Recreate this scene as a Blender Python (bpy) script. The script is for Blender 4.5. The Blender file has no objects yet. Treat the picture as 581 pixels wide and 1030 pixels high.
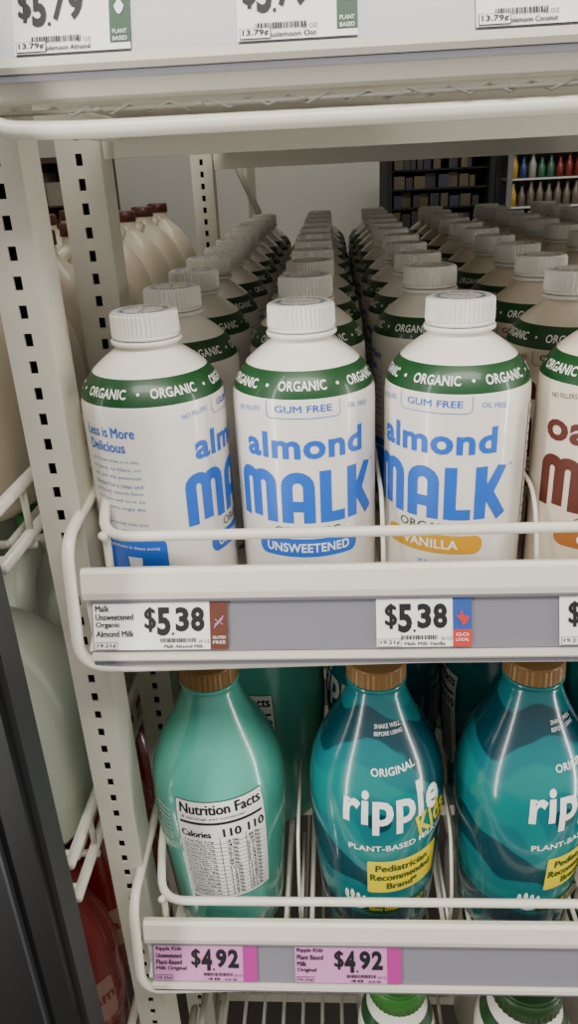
import bpy, bmesh, math, random
from mathutils import Matrix, Vector
random.seed(4)
ZC=1.35
scene=bpy.context.scene
coll=scene.collection

# ---------------------------------------------------------------- materials
def hexc(h,g=1.0):
    h=h.lstrip('#'); c=[int(h[i:i+2],16)/255 for i in (0,2,4)]
    return tuple(((x/12.92) if x<=.04045 else ((x+.055)/1.055)**2.4)*g for x in c)+(1,)
MATS={}
def mat(name,col,rough=.4,metal=0,var=.06,scale=40,bump=0,coat=0,trans=0,emit=None,sss=0):
    if name in MATS: return MATS[name]
    m=bpy.data.materials.new(name); m.use_nodes=True
    nt=m.node_tree; b=nt.nodes['Principled BSDF']
    c=hexc(col) if isinstance(col,str) else col
    tc=nt.nodes.new('ShaderNodeTexCoord'); nz=nt.nodes.new('ShaderNodeTexNoise')
    nz.inputs['Scale'].default_value=scale; nz.inputs['Detail'].default_value=3
    nt.links.new(tc.outputs['Object'],nz.inputs['Vector'])
    mx=nt.nodes.new('ShaderNodeMix'); mx.data_type='RGBA'
    mx.inputs[6].default_value=c
    mx.inputs[7].default_value=tuple(x*(1-var) for x in c[:3])+(1,)
    nt.links.new(nz.outputs['Fac'],mx.inputs[0]); nt.links.new(mx.outputs[2],b.inputs['Base Color'])
    b.inputs['Roughness'].default_value=rough; b.inputs['Metallic'].default_value=metal
    if coat: b.inputs['Coat Weight'].default_value=coat; b.inputs['Coat Roughness'].default_value=.08
    if trans: b.inputs['Transmission Weight'].default_value=trans
    if sss:
        b.inputs['Subsurface Weight'].default_value=sss; b.inputs['Subsurface Radius'].default_value=(.01,.01,.01)
    if emit: b.inputs['Emission Color'].default_value=c; b.inputs['Emission Strength'].default_value=emit
    MATS[name]=m; return m
def swirl_mat(name,cols,scale=9):
    m=bpy.data.materials.new(name); m.use_nodes=True; nt=m.node_tree; b=nt.nodes['Principled BSDF']
    tc=nt.nodes.new('ShaderNodeTexCoord'); w=nt.nodes.new('ShaderNodeTexWave'); w.wave_type='RINGS'; w.rings_direction='Y'
    mp=nt.nodes.new('ShaderNodeMapping'); mp.inputs['Location'].default_value=(-.012,0,-.150); mp.inputs['Rotation'].default_value=(0,.15,0)
    nt.links.new(tc.outputs['Object'],mp.inputs['Vector']); nt.links.new(mp.outputs[0],w.inputs['Vector'])
    w.inputs['Scale'].default_value=scale; w.inputs['Distortion'].default_value=3.0; w.inputs['Detail'].default_value=1.5
    w.inputs['Detail Scale'].default_value=3.0
    r=nt.nodes.new('ShaderNodeValToRGB'); r.color_ramp.interpolation='LINEAR'
    e=r.color_ramp.elements; e[0].position=0; e[0].color=cols[1]; e[1].position=.25; e[1].color=cols[1]
    for p,c in ((.31,cols[0]),(.84,cols[0]),(.93,cols[2])):
        x=e.new(p); x.color=c
    nt.links.new(w.outputs['Fac'],r.inputs['Fac']); nt.links.new(r.outputs[0],b.inputs['Base Color'])
    b.inputs['Roughness'].default_value=.22; b.inputs['Coat Weight'].default_value=.5; b.inputs['Coat Roughness'].default_value=.05
    return m

WHITE_B=mat('bottle_white','#efeae0',.32,coat=.4,var=.03)
OAT_B=mat('bottle_oat','#e6d9c6',.32,coat=.4,var=.04)
CAPW=mat('cap_white','#ebe8e0',.42,var=.03,sss=.1)
GREEN=mat('band_green','#0e471f',.4,var=.08,coat=.2)
BLUE=mat('ink_blue','#1c62ca',.45,var=.03)
LBLUE=mat('ink_slate','#3f6fae',.5,var=.03)
YEL=mat('ink_amber','#d39a18',.45)
MAROON=mat('ink_maroon','#5a2114',.5)
TAN=mat('ink_tan','#a8652c',.5)
INKW=mat('ink_white','#f5f4ef',.45,var=.02)
INKK=mat('ink_black','#111114',.6)
RY=mat('ink_yellow','#e8d21a',.45)
GOLDCAP=mat('cap_kraft','#8a683c',.4,metal=.2,var=.2)
TEALD=swirl_mat('teal_swirl',(hexc('#076c73'),hexc('#043c48'),hexc('#0b7a79')),5)
TEALL=mat('teal_light','#58b6a2',.22,coat=.5,var=.35,scale=9)
METAL=mat('white_enamel','#e0dccd',.35,var=.07,scale=25,coat=.2)
METAL2=mat('white_enamel_worn','#d3cebe',.42,var=.15,scale=60)
DARK=mat('slot_dark','#15130f',.8)
CHAN=mat('price_channel_plastic','#7b7982',.2,var=.06,coat=.5)
PAPER=mat('tag_paper','#f1efe9',.5,var=.03)
PINK=mat('tag_pink','#c98abb',.5,var=.05)
MAG=mat('tag_magenta','#a83088',.5)
BROWN=mat('tag_brown','#5e3324',.5)
NAVY=mat('tag_navy','#2a4f9a',.5)
REDI=mat('ink_red','#c2332d',.5)
DGRN=mat('tag_green','#1c4a2c',.5)
BLACK=mat('door_frame_black','#0b0b0c',.45,var=.2)

# ---------------------------------------------------------------- mesh helpers
class MB:
    def __init__(s): s.v=[];s.f=[];s.mi=[];s.sm=[];s.m=[]
    def mid(s,m):
        if m not in s.m: s.m.append(m)
        return s.m.index(m)
    def add(s,v,f,m,smooth=False):
        o=len(s.v); s.v+= [tuple(p) for p in v]; i=s.mid(m)
        for q in f: s.f.append([o+k for k in q]); s.mi.append(i); s.sm.append(smooth)
    def mesh(s,name):
        me=bpy.data.meshes.new(name); me.from_pydata(s.v,[],s.f)
        for m in s.m: me.materials.append(m)
        me.polygons.foreach_set('material_index',s.mi); me.polygons.foreach_set('use_smooth',s.sm); me.update()
        return me
    def box(s,x0,x1,y0,y1,z0,z1,m):
        v=[(x,y,z) for x in(x0,x1) for y in(y0,y1) for z in(z0,z1)]
        s.add(v,[(0,1,3,2),(4,6,7,5),(0,4,5,1),(2,3,7,6),(0,2,6,4),(1,5,7,3)],m)
    def prism(s,prof,x0,x1,m,smooth=False):
        n=len(prof); v=[(x0,a,b) for a,b in prof]+[(x1,a,b) for a,b in prof]
        s.add(v,[(i,(i+1)%n,n+(i+1)%n,n+i) for i in range(n)]+[tuple(range(n))[::-1],tuple(range(n,2*n))],m,smooth)
    def lathe(s,prof,mats,n=48,c=(0,0,0),smooth=True,rib=0):
        v=[]
        for h,r in prof:
            for k in range(n):
                a=2*math.pi*k/n; rr=r-(rib if (k%2 and r>.01) else 0)
                v.append((c[0]+rr*math.sin(a),c[1]-rr*math.cos(a),c[2]+h))
        L=len(prof); o=len(s.v); s.v+=v; ms=[]
        for i in range(L-1):
            m=mats((prof[i][0]+prof[i+1][0])/2) if callable(mats) else mats
            ms.append(m); mi=s.mid(m)
            for k in range(n):
                s.f.append([o+i*n+k,o+i*n+(k+1)%n,o+(i+1)*n+(k+1)%n,o+(i+1)*n+k]); s.mi.append(mi); s.sm.append(smooth)
        for i,rev in ((0,True),(L-1,False)):
            q=[o+i*n+k for k in range(n)]
            s.f.append(q[::-1] if rev else q); s.mi.append(s.mid(ms[0 if rev else -1])); s.sm.append(False)
    def tube(s,pts,r,m,n=10,closed=False):
        P=[Vector(p) for p in pts]; v=[]; f=[]
        t0=(P[1]-P[0]).normalized(); up=Vector((0,0,1)) if abs(t0.z)<.9 else Vector((1,0,0))
        nx=t0.cross(up).normalized()
        for i,p in enumerate(P):
            if i==0: t=t0
            elif i==len(P)-1: t=(P[i]-P[i-1]).normalized()
            else: t=((P[i+1]-P[i]).normalized()+(P[i]-P[i-1]).normalized()).normalized()
            nx=(nx-t*nx.dot(t)).normalized(); b=t.cross(nx)
            for k in range(n):
                a=2*math.pi*k/n; v.append(p+nx*(r*math.cos(a))+b*(r*math.sin(a)))
        for i in range(len(P)-1):
            for k in range(n): f.append((i*n+k,i*n+(k+1)%n,(i+1)*n+(k+1)%n,(i+1)*n+k))
        f.append(tuple(range(n))[::-1]); f.append(tuple(range((len(P)-1)*n,len(P)*n)))
        s.add(v,f,m,True)
def fillet(pts,rad,k=6):
    P=[Vector(p) for p in pts]; out=[P[0]]
    for i in range(1,len(P)-1):
        a=(P[i-1]-P[i]); b=(P[i+1]-P[i]); d=min(rad,a.length*.49,b.length*.49)
        A=P[i]+a.normalized()*d; B=P[i]+b.normalized()*d
        for j in range(k+1):
            t=j/k; out.append(A*(1-t)**2+P[i]*2*t*(1-t)+B*t*t)
    out.append(P[-1]); return out
def obj(name,me,loc=(0,0,0),rz=0,parent=None):
    o=bpy.data.objects.new(name,me); coll.objects.link(o); o.location=loc; o.rotation_euler=(0,0,rz)
    if parent: o.parent=parent
    return o
def empty(name,loc=(0,0,0)):
    o=bpy.data.objects.new(name,None); coll.objects.link(o); o.location=loc; o.empty_display_size=.05; return o

# ---------------------------------------------------------------- 2D decals
TC={}
def text2d(s,bold=.0):
    key=(s,bold)
    if key in TC: return TC[key]
    cu=bpy.data.curves.new('t','FONT'); cu.body=s; cu.offset=bold; cu.resolution_u=3; cu.align_x='LEFT'
    cu.space_character=1+bold*2.2
    o=bpy.data.objects.new('t',cu); coll.objects.link(o); bpy.context.view_layer.update()
    me=bpy.data.meshes.new_from_object(o.evaluated_get(bpy.context.evaluated_depsgraph_get()))
    v=[(p.co.x,p.co.y) for p in me.vertices]; f=[tuple(p.vertices) for p in me.polygons]
    bpy.data.objects.remove(o); bpy.data.curves.remove(cu); bpy.data.meshes.remove(me)
    x0=min(p[0] for p in v);x1=max(p[0] for p in v);y0=min(p[1] for p in v);y1=max(p[1] for p in v)
    v=[((a-x0)/(x1-x0)-.5,(b-y0)/(y1-y0)-.5) for a,b in v]
    TC[key]=(v,f,(x1-x0)/(y1-y0)); return TC[key]
def dtext(s,cx,cy,h,m,w=None,bold=.0,rot=0,arc=0,shear=0):
    v,f,asp=text2d(s,bold)
    if w is None: w=h*asp
    c,sn=math.cos(rot),math.sin(rot); out=[]
    for a,b in v:
        x=a*w+shear*b*h; y=b*h-arc*(2*a)**2
        out.append((cx+x*c-y*sn,cy+x*sn+y*c))
    return (out,f,m)
def fat(d,t,o):
    """fake semi-bold: the same print struck twice, a hair apart"""
    return [(d[0],d[1],d[2],o),([(a+t,b) for a,b in d[0]],d[1],d[2],o+.00004),([(a+t/2,b+t*.6) for a,b in d[0]],d[1],d[2],o+.00008)]
def drect(x0,x1,y0,y1,m): return ([(x0,y0),(x1,y0),(x1,y1),(x0,y1)],[(0,1,2,3)],m)
def drrect(cx,cy,w,h,r,m,n=6):
    v=[]
    for sx,sy,a0 in ((1,1,0),(-1,1,90),(-1,-1,180),(1,-1,270)):
        for k in range(n+1):
            a=math.radians(a0+90*k/n); v.append((cx+sx*(w/2-r)+r*math.cos(a),cy+sy*(h/2-r)+r*math.sin(a)))
    return (v,[tuple(range(len(v)))],m)
def dell(cx,cy,a,b,m,n=32): return ([(cx+a*math.cos(2*math.pi*k/n),cy+b*math.sin(2*math.pi*k/n)) for k in range(n)],[tuple(range(n))],m)
def dstroke(pts,w,m):
    P=[Vector(p) for p in pts]; L=[];R=[]
    for i,p in enumerate(P):
        a=(P[i]-P[i-1]).normalized() if i else (P[1]-P[0]).normalized()
        b=(P[i+1]-P[i]).normalized() if i<len(P)-1 else a
        t=(a+b).normalized(); n=Vector((-t.y,t.x)); k=w/2/max(.5,n.dot(Vector((-a.y,a.x))))
        L.append(p+n*k);R.append(p-n*k)
    n=len(P); return ([tuple(q) for q in L+R],[(i,i+1,n+i+1,n+i) for i in range(n-1)],m)
def arcp(cx,cy,r,a0,a1,n=8): return [(cx+r*math.cos(math.radians(a0+(a1-a0)*k/n)),cy+r*math.sin(math.radians(a0+(a1-a0)*k/n))) for k in range(n+1)]
def logo(cx,cy,w,h,m):
    W=.205; G=[]; x=0
    def S(p): G.append(dstroke([(x+a,b) for a,b in p],W,m))
    h2=W/2
    S([(h2,0),(h2,.74)]+arcp(h2+.155,.742,.155,180,0)[1:]+[(h2+.31,.06)]); S([(h2+.31,.06),(h2+.31,.74)]+arcp(h2+.465,.742,.155,180,0)[1:]+[(h2+.62,0)]); x+=.62+W+.085
    S([(h2,0),(h2,.7)]+arcp(h2+.19,.7,.19,180,0)[1:]+[(h2+.38,0)]); S([(h2,.33),(h2+.38,.33)]); x+=.38+W+.085
    S([(h2,1),(h2,0)]); S([(h2,.1),(.45,.1)]); x+=.45+.06
    S([(h2,0),(h2,1)]); S([(.49,1.0),(.23,.5),(.52,0)]); x+=.6
    out=[]
    for i,(v,f,mm) in enumerate(G): out.append(([(cx+(a/x-.5)*w,cy+(min(b,1.0)-.5)*h) for a,b in v],f,mm,.00008*(i%2)))
    return out
def place(mb,decals,fn,sx=.003,ys=(),off0=.0):
    """cut 2D decals into strips and map them on a surface through fn(u,v,off)"""
    for li,d in enumerate(decals):
        v,f,m=d[:3]; off=d[3] if len(d)>3 else off0
        bm=bmesh.new(); bv=[bm.verts.new((a,b,0)) for a,b in v]
        for q in f:
            try: bm.faces.new([bv[k] for k in q])
            except ValueError: pass
        x0=min(a for a,b in v);x1=max(a for a,b in v)
        y0=min(b for a,b in v);y1=max(b for a,b in v)
        if sx:
            k=math.ceil(x0/sx)
            while k*sx<x1:
                bmesh.ops.bisect_plane(bm,geom=bm.verts[:]+bm.edges[:]+bm.faces[:],plane_co=(k*sx,0,0),plane_no=(1,0,0)); k+=1
        for y in ys:
            if y0<y<y1: bmesh.ops.bisect_plane(bm,geom=bm.verts[:]+bm.edges[:]+bm.faces[:],plane_co=(0,y,0),plane_no=(0,1,0))
        bm.verts.index_update(); bm.normal_update()
        fs=[]
        for q in bm.faces:
            ids=[w.index for w in q.verts]
            fs.append(ids if q.normal.z>0 else ids[::-1])
        mb.add([fn(w.co.x,w.co.y,off) for w in bm.verts],fs,m,False); bm.free()
def interp(prof,h):
    for (a,r),(b,q) in zip(prof,prof[1:]):
        if a<=h<=b and b>a: return r+(q-r)*(h-a)/(b-a)
    return prof[-1][1]
def cyl(prof,Rref):
    def fn(u,v,off):
        a=u/Rref; r=interp(prof,v)+.00025+off
        return (r*math.sin(a),-r*math.cos(a),v)
    return fn

# ---------------------------------------------------------------- plant milk bottle
R0=.0445
MP=[(0,.036),(.002,.040),(.006,.0432),(.012,.0445),(.144,.0446),(.150,.0443),(.1535,.0436),(.158,.0420),(.162,.0398),(.165,.0376),(.168,.0350),(.171,.0318),(.174,.0281),(.177,.0240),(.179,.0210),(.181,.0188),(.184,.0180)]
def milk_bottle(kind):
    mb=MB(); BODY=OAT_B if kind=='oat' else WHITE_B
    mb.lathe(MP,lambda h: GREEN if .1535<h<.168 else BODY,56)
    mb.lathe([(.183,.0208),(.1836,.0215),(.1852,.0215),(.1858,.0208)],CAPW,40)
    mb.lathe([(.1863,.0200),(.1864,.0205),(.1885,.0205),(.1886,.0200)],CAPW,40)
    mb.lathe([(.1888,.0207),(.2000,.0204),(.2012,.0197)],CAPW,96,rib=.0010,smooth=False)
    mb.lathe([(.2012,.0192),(.2020,.0183),(.2022,.0170),(.2016,.0165),(.2016,.001)],CAPW,40)
    # print on top of cap
    D=[dtext('BEST BY 05 22',0,.000,.0022,INKK,w=.018)]
    place(mb,D,lambda u,v,o:(u,v,.2019),0)
    for k in range(36):
        if k%6==5: continue
        a=2*math.pi*k/36
        place(mb,[drect(-.0007,.0007,.0122,.0148,LBLUE)],lambda u,v,o:(u*math.cos(a)-v*math.sin(a),u*math.sin(a)+v*math.cos(a),.2019),0)
    A={'almond':(BLUE,BLUE,'almond','UNSWEETENED',BLUE),'vanilla':(BLUE,BLUE,'almond','VANILLA',YEL),'oat':(MAROON,MAROON,'oat','ORIGINAL',TAN)}[kind]
    c,cm,word,flav,fm=A; D=[]; rad=math.radians
    for k in range(6):
        D.append(dtext('ORGANIC',R0*rad(60*k),.1607,.0052,INKW,w=.031,bold=.02))
        D.append(dell(R0*rad(60*k+30),.1607,.0011,.0009,INKW,10))
    D.append(dstroke([(-.0225,.1525),(-.0225,.1455)]+arcp(-.0195,.1455,.003,180,270,4)+arcp(.0195,.1455,.003,270,360,4)+[(.0225,.1525)],.0004,c))
    D+=fat(dtext('GUM FREE',0,.1480,.0040,c,w=.034),.00022,0)
    D.append(dtext('NO FILLERS',-.036,.1465,.0030,c,w=.018,rot=.12))
    D.append(dtext('OIL FREE',.036,.1465,.0030,c,w=.016,rot=-.12))
    if word=='almond': D.append(dtext('almond',0,.1255,.0165,c,w=.078,bold=.035))
    else: D.append(dtext('oat',-.0255,.1265,.0165,c,w=.042,bold=.035))
    D+=logo(0,.0925,.096,.0340,cm)
    D.append(dtext('TM',.0505,.108,.0018,c))
    D.append(dtext('ORGANIC',0,.0700,.0055,MATS['tag_green'] if kind!='oat' else TAN,w=.042,bold=.01))
    D.append(drrect(0,.0585,.066,.0125,.0055,fm))
    D.append(dtext(flav,0,.0585,.0062,INKW,w=.054 if kind=='almond' else .036,bold=.02)+(.0002,))
    D.append(dtext('28 FL OZ',0,.045,.003,c,w=.015))
    # story side
    q=-R0*rad(119)
    D+=fat(dtext('Less is More',q,.1385,.0062,c,w=.036),.0004,0); D+=fat(dtext('Delicious',q-.003,.1295,.0062,c,w=.028),.0004,0)
    for i,t in enumerate(['you know what is in this.','no gums, no fillers, no','oils, just the essentials','blended for a clean and','deliciously smooth flavor','that you will love to','drink every single day','','pinky promise that you','will enjoy - simply made']):
        if t: D.append(dtext(t,q+.001,.1205-.0051*i,.0028,LBLUE,w=.037))
    D.append(drrect(q+.005,.045,.049,.050,.004,BLUE if kind!='oat' else MAROON))
    D.append(dtext('2 ingredients in these swirls',q+.005,.0635,.0026,INKW,w=.040)+(.0002,))
    D.append(([(q+.003,.057),(q+.013,.057),(q+.0115,.040),(q+.0045,.040)],[(0,3,2,1)],INKW,.0002))
    # nutrition side
    q=R0*rad(112)
    D.append(drect(q-.017,q+.017,.06,.140,INKK)); D.append(drect(q-.0166,q+.0166,.0604,.1396,INKW)+(.0001,))
    D.append(dtext('Nutrition Facts',q,.134,.0045,BLUE if kind!='oat' else MAROON,w=.030,bold=.02)+(.0002,))
    for i in range(11): D.append(drect(q-.0155,q+.0155-.004*(i%3),.126-.006*i,.1272-.006*i,INKK)+(.0002,))
    place(mb,D,cyl(MP,R0),.0028,[p[0] for p in MP])
    return mb.mesh(kind+'_milk_bottle_mesh')
ALM=milk_bottle('almond'); VAN=milk_bottle('vanilla'); OAT=milk_bottle('oat')

ZA=-.276
cols=[-.1125,-.0185,.0765,.171,.266,.360,.454]
first=[.463,.47,.470,.468,.47,.47,.47]
second=[.558,.592,.620,.565,.57,.57,.57]
rad=math.radians
rot0=[rad(91),rad(1),rad(-26),rad(-9),0,0,0]
for ci,X in enumerate(cols):
    for k in range(11):
        if ci>=5 and k<2: continue
        d=first[ci] if k==0 else second[ci]+(k-1)*.0935
        kind='almond' if ci<2 else ('vanilla' if ci==2 else 'oat')
        me={'almond':ALM,'vanilla':VAN,'oat':OAT}[kind]
        x=X+(0 if k==0 else random.uniform(-.0018,.0018)); 
        rz=rot0[ci] if k==0 else rad([-62,-40,40,-30,20,0,0][ci]+random.uniform(-25,25))
        obj({'almond':'almond_milk_bottle','vanilla':'vanilla_almond_milk_bottle','oat':'oat_milk_bottle'}[kind],me,(x,d,ZA),rz)

# ---------------------------------------------------------------- teal plant milk bottle
RR=.0515
RP=[(0,.036),(.002,.041),(.006,.0435),(.03,.0455),(.06,.0475),(.09,.0496),(.12,.0512),(.14,.0517),(.155,.0513),(.168,.0495),(.18,.0462),(.19,.0424),(.2,.0376),(.21,.0322),(.22,.0273),(.23,.0233),(.238,.0208),(.244,.0198)]
def teal_bottle(kind):
    mb=MB(); B=TEALD if kind=='orig' else TEALL
    mb.lathe(RP,B,64)
    mb.lathe([(.2445,.0215),(.245,.022),(.247,.022),(.2475,.0208)],B,40)
    mb.lathe([(.248,.0215),(.2482,.0218),(.261,.0214)],GOLDCAP,72,rib=.0005,smooth=False)
    mb.lathe([(.261,.0212),(.2625,.020),(.2625,.001)],GOLDCAP,40)
    D=[]
    D.append(dtext('ORIGINAL',0,.190,.0058,INKW,w=.040,bold=.015,arc=-.001,rot=.06))
    D.append(dtext('SHAKE WELL',0,.220,.0032,INKW,w=.036)); D.append(dtext('BEFORE USING',0,.2150,.0028,INKW,w=.036))
    D.append(dtext('ripple',0,.157,.042,INKW,w=.080,bold=.03))
    D.append(dtext('Kids',.032,.1395,.023,RY,w=.032,bold=.035,rot=.22)+(.0003,))
    D.append(dtext('PLANT-BASED MILK',0,.122,.0058,INKW,w=.072,bold=.015,rot=.05))
    D.append(drrect(.009,.088,.062,.037,.002,RY))
    for i,t in enumerate(['Pediatrician','Recommended','Brand*']): D+=fat(dtext(t,.006,.0985-.0105*i,.0074 ,MATS['tag_green'],w=[.044,.052,.026][i]),.0006,.0003)
    D.append(drrect(.004,.048,.060,.012,.006,MATS['band_green'])); D.append(dtext('50mg DHA  OMEGA-3',.004,.048,.006,RY,w=.050,bold=.02)+(.0003,))
    for i in range(4): D.append(dell(-.040+.005*i,.060+.002*math.sin(i*1.6),.0018,.006,INKW,14)+(.0001,))
    D.append(dell(-.032,.052,.0085,.006,INKW)+(.0001,))
    # nutrition panel at the back
    q=math.pi*RR; w=.037
    N=[]
    N.append(drect(-w,w,-.055,.052,INKK)+(.0001,)); N.append(drect(-w+.0006,w-.0006,-.0544,.0514,PAPER)+(.0003,))
    N+=fat(dtext('Nutrition Facts',0,.0450,.0090,INKK,w=.067),.0009,.0005)
    N.append(dtext('8 servings per container',-.006,.0365,.0032,INKK,w=.052,bold=.01)+(.0005,))
    N.append(drect(-w+.003,w-.003,.0305,.0330,INKK)+(.0005,))
    N+=fat(dtext('Calories',-.022,.0205,.0065,INKK,w=.024),.0007,.0005)
    for xx in (.007,.027): N+=fat(dtext('110',xx,.0215,.0085,INKK,w=.014),.0008,.0005)
    rows=['Total Fat 4.5g','Saturated Fat 0.5g','Trans Fat 0g','Cholesterol 0mg','Sodium 130mg','Total Carb 10g','Dietary Fiber 1g','Total Sugars 0g','Protein 8g','Vitamin D 6mcg','Calcium 440mg','Iron 2mg','Potassium 400mg','Vitamin A','Phosphorus']
    for i,t in enumerate(rows):
        y=.0125-.0044*i
        N.append(dtext(t,-.021,y,.0028,INKK,w=.025,bold=.015)+(.0005,)); N.append(dtext('%d%%   %d%%'%(3+i,8+i),.016,y,.0028,INKK,w=.028,bold=.015)+(.0005,))
        N.append(drect(-w+.002,w-.002,y-.0023,y-.0019,INKK)+(.0005,))
    N.append(drect(-.0035,-.0030,-.052,.017,INKK)+(.0005,)); N.append(drect(.0175,.0180,-.052,.017,INKK)+(.0005,))
    cr,sr=math.cos(.03),math.sin(.03)
    for d in N: D.append(([(q+a*.93*cr-b*sr,.116+a*sr+b*cr) for a,b in d[0]],)+tuple(d[1:]))
    for i in range(9): D.append(dtext('WATER, PEA PROTEIN, OIL',q-.056,.150-.005*i,.0025,INKW,w=.026)+(.0002,))
    place(mb,D,cyl(RP,RR),.0028,[p[0] for p in RP])
    return mb.mesh('teal_bottle_'+kind)
TO=teal_bottle('orig'); TU=teal_bottle('unsw')
ZB=-.582
def tb(x,d,r,me): obj('pea_milk_bottle',me,(x,d,ZB),rad(r)).scale=(1.02,1.02,.957)
tb(-.098,.47,190,TU); tb(.027,.47,14,TO); tb(.142,.472,36,TO); tb(.256,.47,10,TO)
for k in range(4):
    tb(-.112+.045,.592+.107*k,150+random.uniform(-30,30) if k else 152,TU)
    tb(.040,.592+.107*k,(-60+random.uniform(-30,30)) if k else -48,TO); tb(.148,.592+.107*k,60+random.uniform(-30,30),TO); tb(.256,.592+.107*k,20,TO)

# ---------------------------------------------------------------- shelves
XL,XR=-.150,.62
def channel_fn(dz):
    y0,z0=.3855,-.2655+dz; y1,z1=.3965,-.2365+dz
    L=math.hypot(y1-y0,z1-z0); ny,nz=-(z1-z0)/L,(y1-y0)/L
    def fn(u,v,off):
        t=v/L; e=.0012+off
        return (u,y0+(y1-y0)*t+ny*e,z0+(z1-z0)*t+nz*e)
    return fn,L
def shelf(name,dz,plate=True,back=1.50,top=False):
    E=empty(name)
    mb=MB()
    zt=ZA+dz
    if plate: mb.box(XL+.01,XR,.405,back,zt-.004,zt,METAL2)
    else:
        x=XL+.012
        while x<XR: mb.tube([(x,.405,zt-.002),(x,back,zt-.002)],.002,METAL,8); x+=.022
    for y in (.58,.9,1.2,back-.01): mb.box(XL,XR,y,y+.014,zt-.018,zt-.0045,METAL)
    for x in (XL+.004,XR-.01): mb.box(x,x+.006,.405,back,zt-.018,zt-.0045,METAL)
    obj('deck',mb.mesh(name+'_deck'),parent=E)
    # lip + channel
    mb=MB()
    mb.prism([(.4045,-.2715+dz),(.4045,-.2195+dz),(.4025,-.2160+dz),(.3985,-.2150+dz),(.3960,-.2170+dz),(.3930,-.2290+dz),(.3935,-.2335+dz),(.398,-.2345+dz),(.398,-.262+dz),(.390,-.268+dz)],XL-.004,XR,METAL)
    obj('front_lip',mb.mesh(name+'_lip'),parent=E)
    mb=MB()
    mb.prism([(.3855,-.2655+dz),(.3965,-.2365+dz),(.3985,-.2365+dz),(.3875,-.2655+dz)],XL,XR,CHAN)
    mb.prism([(.3975,-.2375+dz),(.3935,-.2355+dz),(.3935,-.2335+dz),(.3985,-.2345+dz)],XL,XR,CHAN)
    mb.prism([(.3875,-.2665+dz),(.3820,-.2655+dz),(.3815,-.2690+dz),(.3835,-.2715+dz),(.3885,-.2720+dz)],XL,XR,METAL)
    mb.prism([(.384,-.2720+dz),(.384,-.2745+dz),(.392,-.2745+dz),(.392,-.2700+dz)],XL,XR,CHAN)
    obj('price_channel',mb.mesh(name+'_channel'),parent=E)
    mb=MB()
    zr=-.1935+dz
    mb.tube(fillet([(XR,.4,zr),(XL+.012,.4,zr-.001),(XL+.004,.45,zr+.012),(XL+.004,.52,zr+.018)],.018),.0032,METAL,12)
    # end loop
    lo=.285 if not top else .3005
    mb.tube(fillet([(XL-.006,.50,-.182+dz),(XL-.010,.398,-.196+dz),(XL-.010,.386,.008-lo+dz),(XL+.03,.390,-lo+.006+dz),(XL+.2,.396,-lo+.006+dz),(XR,.396,-lo+.006+dz)],.018),.0038 if not top else .0040,METAL,12)
    mb.tube([(XL-.006,.5,-.182+dz),(XL-.004,.5,-.27+dz)],.0034,METAL,10)
    for x in (XL+.012,.29,.5): mb.tube(fillet([(x,.4,zr),(x,.407,zr-.006),(x,.4045,-.225+dz)],.008),.0026,METAL,10)
    obj('rail',mb.mesh(name+'_rail'),parent=E)
    if top:
        mb=MB(); G=mat('wire_grey','#77746a',.4)
        z1=.0295
        mb.prism([(.390,.0415),(.392,.0330),(.396,.0315),(.440,.0315),(.440,.0355),(.402,.0415)],XL-.002,XR,METAL)
        pts=[(XL+.02+i*.0045,.392+.001*math.sin(i*1.3),z1-.002+.0018*math.sin(i*1.57)) for i in range(160)]
        mb.tube(pts,.0007,G,6); mb.tube([(XL-.005,.392,z1-.002),(XR,.392,z1-.002)],.0012,G,6)
        for i in range(11): mb.lathe([(-.001,.0018),(0,.0028),(.001,.0018)],G,10,(XL+.045+i*.047,.392,z1-.002))
        obj('under_frame',mb.mesh('under_frame'),parent=E)
    return E
SA=shelf('refrigerator_shelf',0,True)
SB=shelf('refrigerator_shelf',-.306,False,1.1)
SC=shelf('refrigerator_shelf',-.60,False,1.1)
TZ=.3140
ST=shelf('refrigerator_shelf',TZ,True,top=True)
# wire row dividers
def divider(x,zb,h,par,y0=.425,y1=1.35):
    mb=MB(); mb.tube(fillet([(x,y0+.006,zb),(x,y0,zb+h*.5),(x,y0+.02,zb+h),(x,y1,zb+h)],.02),.0014,METAL,8)
    mb.tube([(x,y0+.006,zb+.012),(x,y1,zb+.012)],.0014,METAL,8)
    obj('wire_divider',mb.mesh('divider'),(0,0,0),parent=par)
for x in (.0290,.1238,.2185,.313): divider(x,ZA,.085,SA)
for x in (-.036,.0845,.199): divider(x,ZB,.10,SB,.430,.53)

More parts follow.
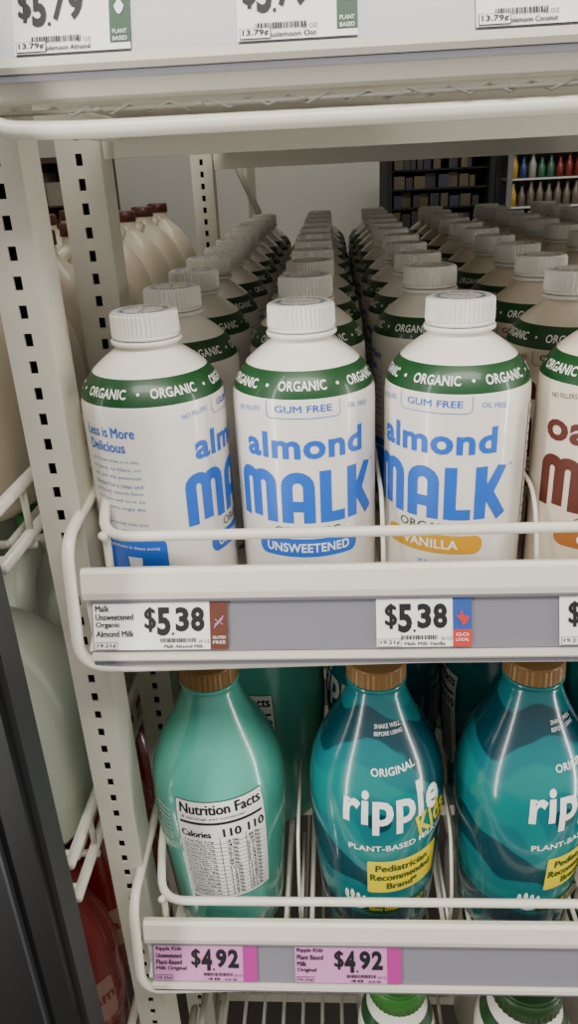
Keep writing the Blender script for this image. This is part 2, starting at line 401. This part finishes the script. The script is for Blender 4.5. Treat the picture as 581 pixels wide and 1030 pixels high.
# ---------------------------------------------------------------- price tags
def tag(x0,x1,dz,kind,lines,price,small,sq):
    fn,L=channel_fn(dz); D=[]; w=x1-x0; P=PINK if kind=='pink' else PAPER
    D.append(drect(x0,x1,.0012,L-.0008,P))
    sw=.011 if kind!='top' else .009
    D.append(drect(x1-sw,x1,.0012 if kind!='top' else .004,L-.0008,sq)+(.0002,))
    t=.0004
    if sq is NAVY: D.append(drect(x1-sw,x1,.0012,.0115,REDI)+(t,))
    if sq is not MAG:
        cx=x1-sw*.5
        if sq is BROWN:
            for a in (.6,-.6): D.append(dstroke([(cx-.003*math.cos(a),.018-.003*math.sin(a)),(cx+.003*math.cos(a),.018+.003*math.sin(a))],.0004,PINK)+(.0006,))
            for a in (-.0016,0,.0016): D.append(dstroke([(cx+a-.0012,.016+a),(cx+a+.0012,.020+a)],.0006,PINK)+(.0006,))
        elif sq is NAVY: D.append(([(cx-.004,.020),(cx-.001,.020),(cx-.001,.0225),(cx+.0005,.0225),(cx+.0005,.020),(cx+.004,.0195),(cx+.0035,.0165),(cx+.0005,.0135),(cx-.0005,.0165)],[tuple(range(9))[::-1]],REDI)+(.0006,))
        else: D.append(([(cx,.0225),(cx-.0022,.019),(cx-.0012,.0165),(cx,.0155),(cx+.0012,.0165),(cx+.0022,.019)],[tuple(range(6))],INKW)+(.0006,))
        D.append(dtext('GLUTEN' if sq is BROWN else ('GO' if sq is NAVY else 'PLANT'),x1-sw*.5,.0085,.0018,INKW,w=sw*.7)+(.0006,))
        D.append(dtext('FREE' if sq is BROWN else ('LOCAL' if sq is NAVY else 'BASED'),x1-sw*.5,.0055,.0018,INKW,w=sw*.7)+(.0006,))
    K=INKK
    if kind=='top': px,pw,ph,py=x0+.018,.030,.0155,.0200
    else: px,pw,ph,py=x1-sw-.0205,.038,.0175,.0185
    # dollars smaller, price big bold
    D+=fat(dtext('$',px-pw*.43,py+.001,ph*.85,K,w=pw*.17),.0009,t)
    d,c=price.split('.')
    D.append(dtext(d,px-pw*.20,py,ph,K,w=pw*.22,bold=.045)+(t,))
    D.append(dell(px-pw*.055,py-ph*.43,.0008,.0009,K,12)+(t,))
    D.append(dtext(c[0],px+pw*.10,py+ph*.07,ph*.86,K,w=pw*.22,bold=.045)+(t,))
    D.append(dtext(c[1],px+pw*.345,py+ph*.07,ph*.86,K,w=pw*.22,bold=.045)+(t,))
    # barcode
    bx=px-.010; by=.0068
    rnd=random.Random(int(x0*1e4))
    while bx<px+.012:
        ww=rnd.choice([.0003,.0005,.0008]); D.append(drect(bx,bx+ww,by-.0012,by+.0014,K)+(t,)); bx+=ww+rnd.choice([.0003,.0005])
    D+=fat(dtext(small[1],px+.004,.0032,.0021,K,w=.024),.00015,t)
    cw=.0021 if kind=='w' else .0018
    for i,l in enumerate(lines): D+=fat(dtext(l,x0+.0015+len(l)*cw/2,L-.0042-.0052*i,.0038,K,w=len(l)*cw),.0003,t)
    bx=x0+.001
    D.append(drect(bx,bx+.0135,.0016,.0062,K)+(t,)); D.append(drect(bx+.0003,bx+.0132,.0019,.0059,P)+(t+.0002,))
    D+=fat(dtext(small[0],bx+.0068,.0039,.0028,K,w=.0112),.0002,t+.0004)
    D.append(dtext('28 OZ' if kind!='top' else '42 OZ',px+pw*.44,.0062,.0018,K)+(t,))
    mb=MB(); place(mb,D,fn,0); obj('price_tag',mb.mesh('price_tag'))
tag(-.149,-.0665,0,'w',['Malk','Unsweetened','Organic','Almond Milk'],'5.38',('19.21¢','Malk Almond Milk'),BROWN)
tag(.0225,.0785,0,'navy',[],'5.38',('19.21¢','Malk Milk Vanilla'),NAVY)
tag(.1295,.1855,0,'navy',[],'5.38',('19.21¢','Malk Milk Oat'),BROWN)
tag(-.148,-.068,-.306,'pink',['Ripple Kids','Unsweetened','Plant-Based','Milk Original'],'4.92',('10.25¢','48 oz'),MAG)
tag(-.039,.042,-.306,'pink',['Ripple Kids','Plant Based','Milk','Original'],'4.92',('10.25¢','48 oz'),MAG)
for a,n in ((-.137,'Wholemoon Almond'),(-.038,'Wholemoon Oat'),(.064,'Wholemoon Coconut')): tag(a,a+.052,TZ,'top',[],'5.79',('13.79¢',n),DGRN)

# ---------------------------------------------------------------- slotted uprights
def upright(name,x,y,w=.026,z0=-1.35,z1=.9,dp=.03,sp=.0155):
    mb=MB(); t=.002; sl=.0024
    mb.box(x-w/2,x-sl,y,y+t,z0,z1,METAL2); mb.box(x+sl,x+w/2,y,y+t,z0,z1,METAL2)
    z=z0
    while z<z1: mb.box(x-sl,x+sl,y,y+t,z,z+sp-.0075,METAL2); z+=sp
    mb.box(x-w/2,x-w/2+t,y+t,y+dp,z0,z1,METAL2); mb.box(x+w/2-t,x+w/2,y+t,y+dp,z0,z1,METAL2)
    mb.box(x-w/2+t,x+w/2-t,y+.012,y+.014,z0,z1,DARK)
    obj(name,mb.mesh('upright'))
upright('shelf_upright',-.1705,.425)
upright('shelf_upright',-.1675,.56,w=.030)
upright('shelf_upright',-.176,1.16,w=.03)
upright('shelf_upright',.66,.425)
mb=MB(); 
mb.box(-.152,.64,.566,.578,.010,.026,METAL)
mb.box(-.16,.64,1.17,1.18,.000,.03,METAL)
obj('rack_cross_beam',mb.mesh('beam'))
mb=MB(); mb.box(-.15,-.135,1.53,1.54,-1.35,.3,METAL2); mb.tube([(-.21,1.53,.10),(-.13,1.53,-.08)],.006,METAL2)
obj('rack_brace',mb.mesh('brace'))

# ---------------------------------------------------------------- black door frame (left)
mb=MB(); mb.box(-.80,-.187,.33,.36,-1.35,.9,BLACK); mb.box(-.187,-.183,.338,.36,-1.35,.9,mat('gasket','#2a2a2a',.6)); mb.box(-.208,-.206,.326,.33,-1.35,.9,mat('trim_silver','#60636a',.35,metal=.8))
obj('door_frame',mb.mesh('door_frame'))

# ---------------------------------------------------------------- neighbour bay
def jug(mname,col,capcol,s=1.0):
    mb=MB(); m=mat(mname,col,.3,var=.12,sss=.15); n=40
    prof=[(0,.058,4),(.004,.064,5),(.012,.068,5),(.11,.068,5),(.135,.066,4),(.165,.056,3),(.190,.040,2.4),(.205,.024,2),(.212,.019,2),(.225,.019,2)]
    v=[];f=[]
    for h,r,e in prof:
        for k in range(n):
            a=2*math.pi*k/n; c,sn=math.cos(a),math.sin(a); q=(abs(c)**e+abs(sn)**e)**(-1/e)
            v.append((r*q*c*s,r*q*sn*s,h*s))
    for i in range(len(prof)-1):
        for k in range(n): f.append((i*n+k,i*n+(k+1)%n,(i+1)*n+(k+1)%n,(i+1)*n+k))
    f.append(tuple(range(n))[::-1]); mb.add(v,f,m,True)
    mb.tube(fillet([(0,-.02*s,.205*s),(0,-.060*s,.195*s),(0,-.068*s,.15*s),(0,-.062*s,.09*s)],.03*s),.010*s,m,12)
    mb.lathe([(.222*s,.021*s),(.238*s,.0205*s),(.240*s,.018*s)],mat(mname+'_cap',capcol,.4),48,rib=.0006)
    place(mb,[drrect(0,.065*s,.10*s,.07*s,.006,mat(mname+'_lab','#e8ebe4',.5)),dtext('MILK',0,.07*s,.02*s,MATS['tag_green'],bold=.03)+(.0006,)],lambda u,v,o:(u,-.0690*s-o,v),0)
    return mb.mesh('milk_jug')
JG=jug('jug_green','#d2d9c8','#2f6b3d',.92); JW=jug('jug_tan','#c6bba4','#4a1c16',.72)
def rbottle(name,col,capc,lab):
    mb=MB(); m=mat(name,col,.25,coat=.4)
    P=[(0,.03),(.004,.034),(.07,.036),(.10,.034),(.12,.0355),(.15,.030),(.175,.020),(.19,.0145),(.2,.014)]
    mb.lathe(P,m,40); mb.lathe([(.2,.0175),(.216,.017),(.218,.015)],mat(name+'_cap',capc,.4),48,rib=.0005)
    place(mb,[drrect(0,.075,.055,.05,.005,mat(name+'_label',lab,.5)),dtext('Cream',0,.08,.014,m,bold=.03)+(.0003,)],cyl(P,.036),.003,[p[0] for p in P])
    return mb.mesh(name)
RB=rbottle('red_bottle','#7d181b','#8d2a28','#a07a70')
for bz in (-.215,-.50,-.765,.09):
    E=empty('wire_rack_shelf'); mb=MB()
    x=-.215
    while x>-1.0: mb.tube([(x,.44,bz-.003),(x,1.5,bz-.003)],.0022,METAL,8); x-=.024
    for y in (.45,.75,1.05,1.35): mb.tube([(-.2,y,bz-.008),(-1.0,y,bz-.008)],.003,METAL,8)
    obj('deck_wires',mb.mesh('bay_wires'),parent=E)
    mb=MB()
    for dz in (0.0,.035): mb.tube([(-.203,.40,bz+dz),(-.203,1.5,bz+dz)],.0042,METAL,12)
    for y in (.45,.6,.75,.9,1.05,1.2): mb.tube([(-.203,y,bz),(-.203,y,bz+.035)],.0025,METAL,8)
    mb.tube([(-.203,.41,bz+.035),(-1.,.41,bz+.035)],.0035,METAL,10); mb.tube([(-.203,.41,bz),(-1.,.41,bz)],.0035,METAL,10)
    obj('side_rails',mb.mesh('bay_rails'),parent=E)
for r in range(8):
    for c in range(5):
        obj('chocolate_milk_jug',JW,(-.262-.103*c,.51+.105*r,-.215),random.uniform(-.2,.2))
for r in range(7):
    for c in range(4):
        obj('milk_jug',JG,(-.277-.135*c,.50+.135*r,-.50),0)
for r in range(9):
    for c in range(5):
        obj('creamer_bottle',RB,(-.247-.08*c,.47+.08*r,-.765),random.uniform(-.5,.5))
# ---------------------------------------------------------------- back displays
def display(name,x0,x1,y,z0,z1,body,pal,rows,bw,bh,seed=1):
    R=random.Random(seed); mb=MB(); B=mat(name+'_body',body,.85)
    mb.box(x0,x1,y+.10,y+.25,-1.35,z1,B); mb.box(x0,x0+.012,y-.02,y+.1,-1.35,z1,B); mb.box(x1-.012,x1,y-.02,y+.1,-1.35,z1,B)
    z=z0
    for r in range(rows):
        mb.box(x0+.012,x1-.012,y+.0,y+.1,z-.004,z,B); x=x0+.018
        while x<x1-.02-bw:
            w=bw*R.uniform(.6,1.3); h=bh*R.uniform(.7,1.1); k=R.randrange(len(pal))
            if R.random()>.08: mb.box(x,x+w-.003,y+R.uniform(-.01,.03),y+.1,z,z+h,mat(name+'_item_%d'%k,pal[k],.5,var=.4,scale=90))
            x+=w
        z+=bh+.010
    mb.box(x0,x1,y-.03,y+.25,z1,z1+.012,B)
    return mb
mb=display('dark_display_standin',.13,.37,1.9,-.22,.03,'#07080c',['#14120e','#10172e','#40351b','#121016','#4a3d1c'],6,.022,.030)  # solid case standing in for background partly reflected in the door glass
obj('dark_display_standin',mb.mesh('dark_display_standin'))
# glass-front drinks cooler: header paled to imitate whitish glass reflection, yellow sign, mullions, rows of drinks
mb=MB(); CB=mat('cooler_body','#26262a',.7); CW=mat('cooler_pale','#b9b8b2',.5,var=.2,scale=12)
mb.box(.40,1.3,2.02,2.25,-1.35,.14,CB); mb.box(.40,1.3,1.90,2.02,.015,.14,CW)
mb.box(.40,1.3,1.90,2.02,-1.35,-.30,CB)
for x in (.40,.62,.84,1.06,1.28): mb.box(x,x+.012,1.895,1.91,-.30,.015,mat('cooler_mullion','#4d4d50',.4))
mb.box(.475,.535,1.893,1.90,.045,.085,mat('cooler_sign','#c9a51e',.5,var=.2)); mb.box(.56,.66,1.893,1.90,.03,.06,mat('cooler_sign_red','#8a3a2c',.5))
R=random.Random(9); pal=['#b39528','#7a2d24','#2d4370','#9a978c','#3b6a4a','#6b5f52']
for r in range(5):
    z=-.29+.060*r; mb.box(.412,1.28,1.93,2.02,z-.004,z,CW); x=.425
    k=0
    while x<1.27:
        if R.random()<.3: k=R.randrange(6)
        m=mat('drink_%d'%k,pal[k],.35,var=.3,scale=80); h=R.uniform(.042,.052)
        mb.lathe([(0,.0085),(h*.55,.009),(h*.75,.005),(h*.85,.0035),(h,.0035)],m,10,(x,1.945,z)); x+=.0205
obj('drinks_cooler',mb.mesh('drinks_cooler'))
mb=display('boxed_goods_display',-1.35,-.55,1.9,-.30,.03,'#3a2c22',['#6b3526','#7c674a','#3c4a63','#8e8878','#4c2a20'],4,.05,.07,3)
obj('boxed_goods_display',mb.mesh('boxed_goods_display'))

# ---------------------------------------------------------------- bottom shelf bottles
GP=[(0,.03),(.004,.035),(.14,.036),(.155,.033),(.17,.028),(.18,.0245),(.186,.024)]
def gbottle(cname,col):
    mb=MB(); mb.lathe(GP,lambda h:GREEN if .15<h<.165 else WHITE_B,48)
    mb.lathe([(.186,.0265),(.204,.026),(.2055,.0245)],mat(cname,col,.4),72,rib=.0007); mb.lathe([(.2055,.0245),(.207,.022),(.207,.001)],MATS[cname],40)
    place(mb,[dtext('ORGANIC',0,.158,.007,INKW,w=.04,bold=.02),dtext('VANILLA',0,.135,.007,GREEN,w=.04,bold=.02)],cyl(GP,.036),.003,[p[0] for p in GP])
    return mb.mesh(cname+'_bottle')
G1=gbottle('cap_green','#357a2b'); G2=gbottle('cap_dark_green','#1f4419')
for i,(x,g) in enumerate(((.046,G1),(.162,G2),(.27,G2))):
    for k in range(3):
        o=obj('yogurt_drink_bottle',g,(x,.462+.10*k,ZA-.60),0)
        if g is G2: o.scale=(1.2,1.2,1)

# ---------------------------------------------------------------- room
def slab(name,x0,x1,y0,y1,z0,z1,m):
    mb=MB(); mb.box(x0,x1,y0,y1,z0,z1,m); return obj(name,mb.mesh(name))
slab('floor',-2.2,2.6,-2,2.6,-1.40,-1.35,mat('floor_tile','#55524c',.5,var=.3,scale=6))
slab('wall_back',-2.2,2.6,2.4,2.45,-1.35,1.45,mat('wall_grey','#a09e95',.7,var=.08,scale=3))
slab('wall_left',-1.65,-1.6,.3,2.4,-1.35,1.45,mat('wall_panel','#8f8d86',.6,scale=3))
slab('ceiling',-2.2,2.6,.3,2.45,1.45,1.5,mat('ceiling_white','#c9c8c2',.8,scale=3))

# ---------------------------------------------------------------- lights
def area(name,loc,target,sx,sy,e,col=(1,.955,.885)):
    l=bpy.data.lights.new(name,'AREA'); l.shape='RECTANGLE'; l.size=sx; l.size_y=sy; l.energy=e; l.color=col
    o=bpy.data.objects.new(name,l); coll.objects.link(o); o.location=loc
    o.rotation_euler=(Vector(target)-Vector(loc)).to_track_quat('-Z','Y').to_euler(); return o
area('aisle_ceiling_light',(.1,-.5,1.25),(.1,.6,-.3),1.6,.4,36)
area('mullion_led_strip',(-.50,.02,-.1),(.20,.75,-.3),.05,1.6,6,(1,.96,.90))
area('mullion_led_strip',(.75,.28,-.1),(.1,.7,-.3),.04,1.6,8,(1,.96,.90))
area('bay_fill_light',(-.42,.37,-.45),(-.36,.8,-.45),.05,1.2,1.6,(1,.98,.94))  # added fill hidden behind the door frame, brightens the jugs
area('rear_fill_light',(.1,1.7,1.35),(.1,1.6,-1),1.6,.6,13)  # added unseen fill, lifts the rear that the shelf plates darken
area('bay_light',(-.8,1.0,1.3),(-.7,1.0,-1),.8,.8,6)
w=bpy.data.worlds.new('World'); scene.world=w; w.use_nodes=True
bg=w.node_tree.nodes['Background']; bg.inputs[0].default_value=(1,.965,.92,1); bg.inputs[1].default_value=.50

# shift everything so the floor is at world zero
for o in scene.objects:
    if o.parent is None: o.location.z+=ZC
# ---------------------------------------------------------------- camera
f=770
cam=bpy.data.cameras.new('camera'); co=bpy.data.objects.new('camera',cam); coll.objects.link(co)
cam.sensor_fit='VERTICAL'; cam.sensor_height=36; cam.lens=f/1030*36; cam.clip_start=.01
M=Matrix.Rotation(.0673,4,'Z')@Matrix.Rotation(math.pi/2-.4240,4,'X')@Matrix.Rotation(-.05,4,'Z')
co.matrix_world=Matrix.Translation((0,0,ZC))@M
scene.camera=co
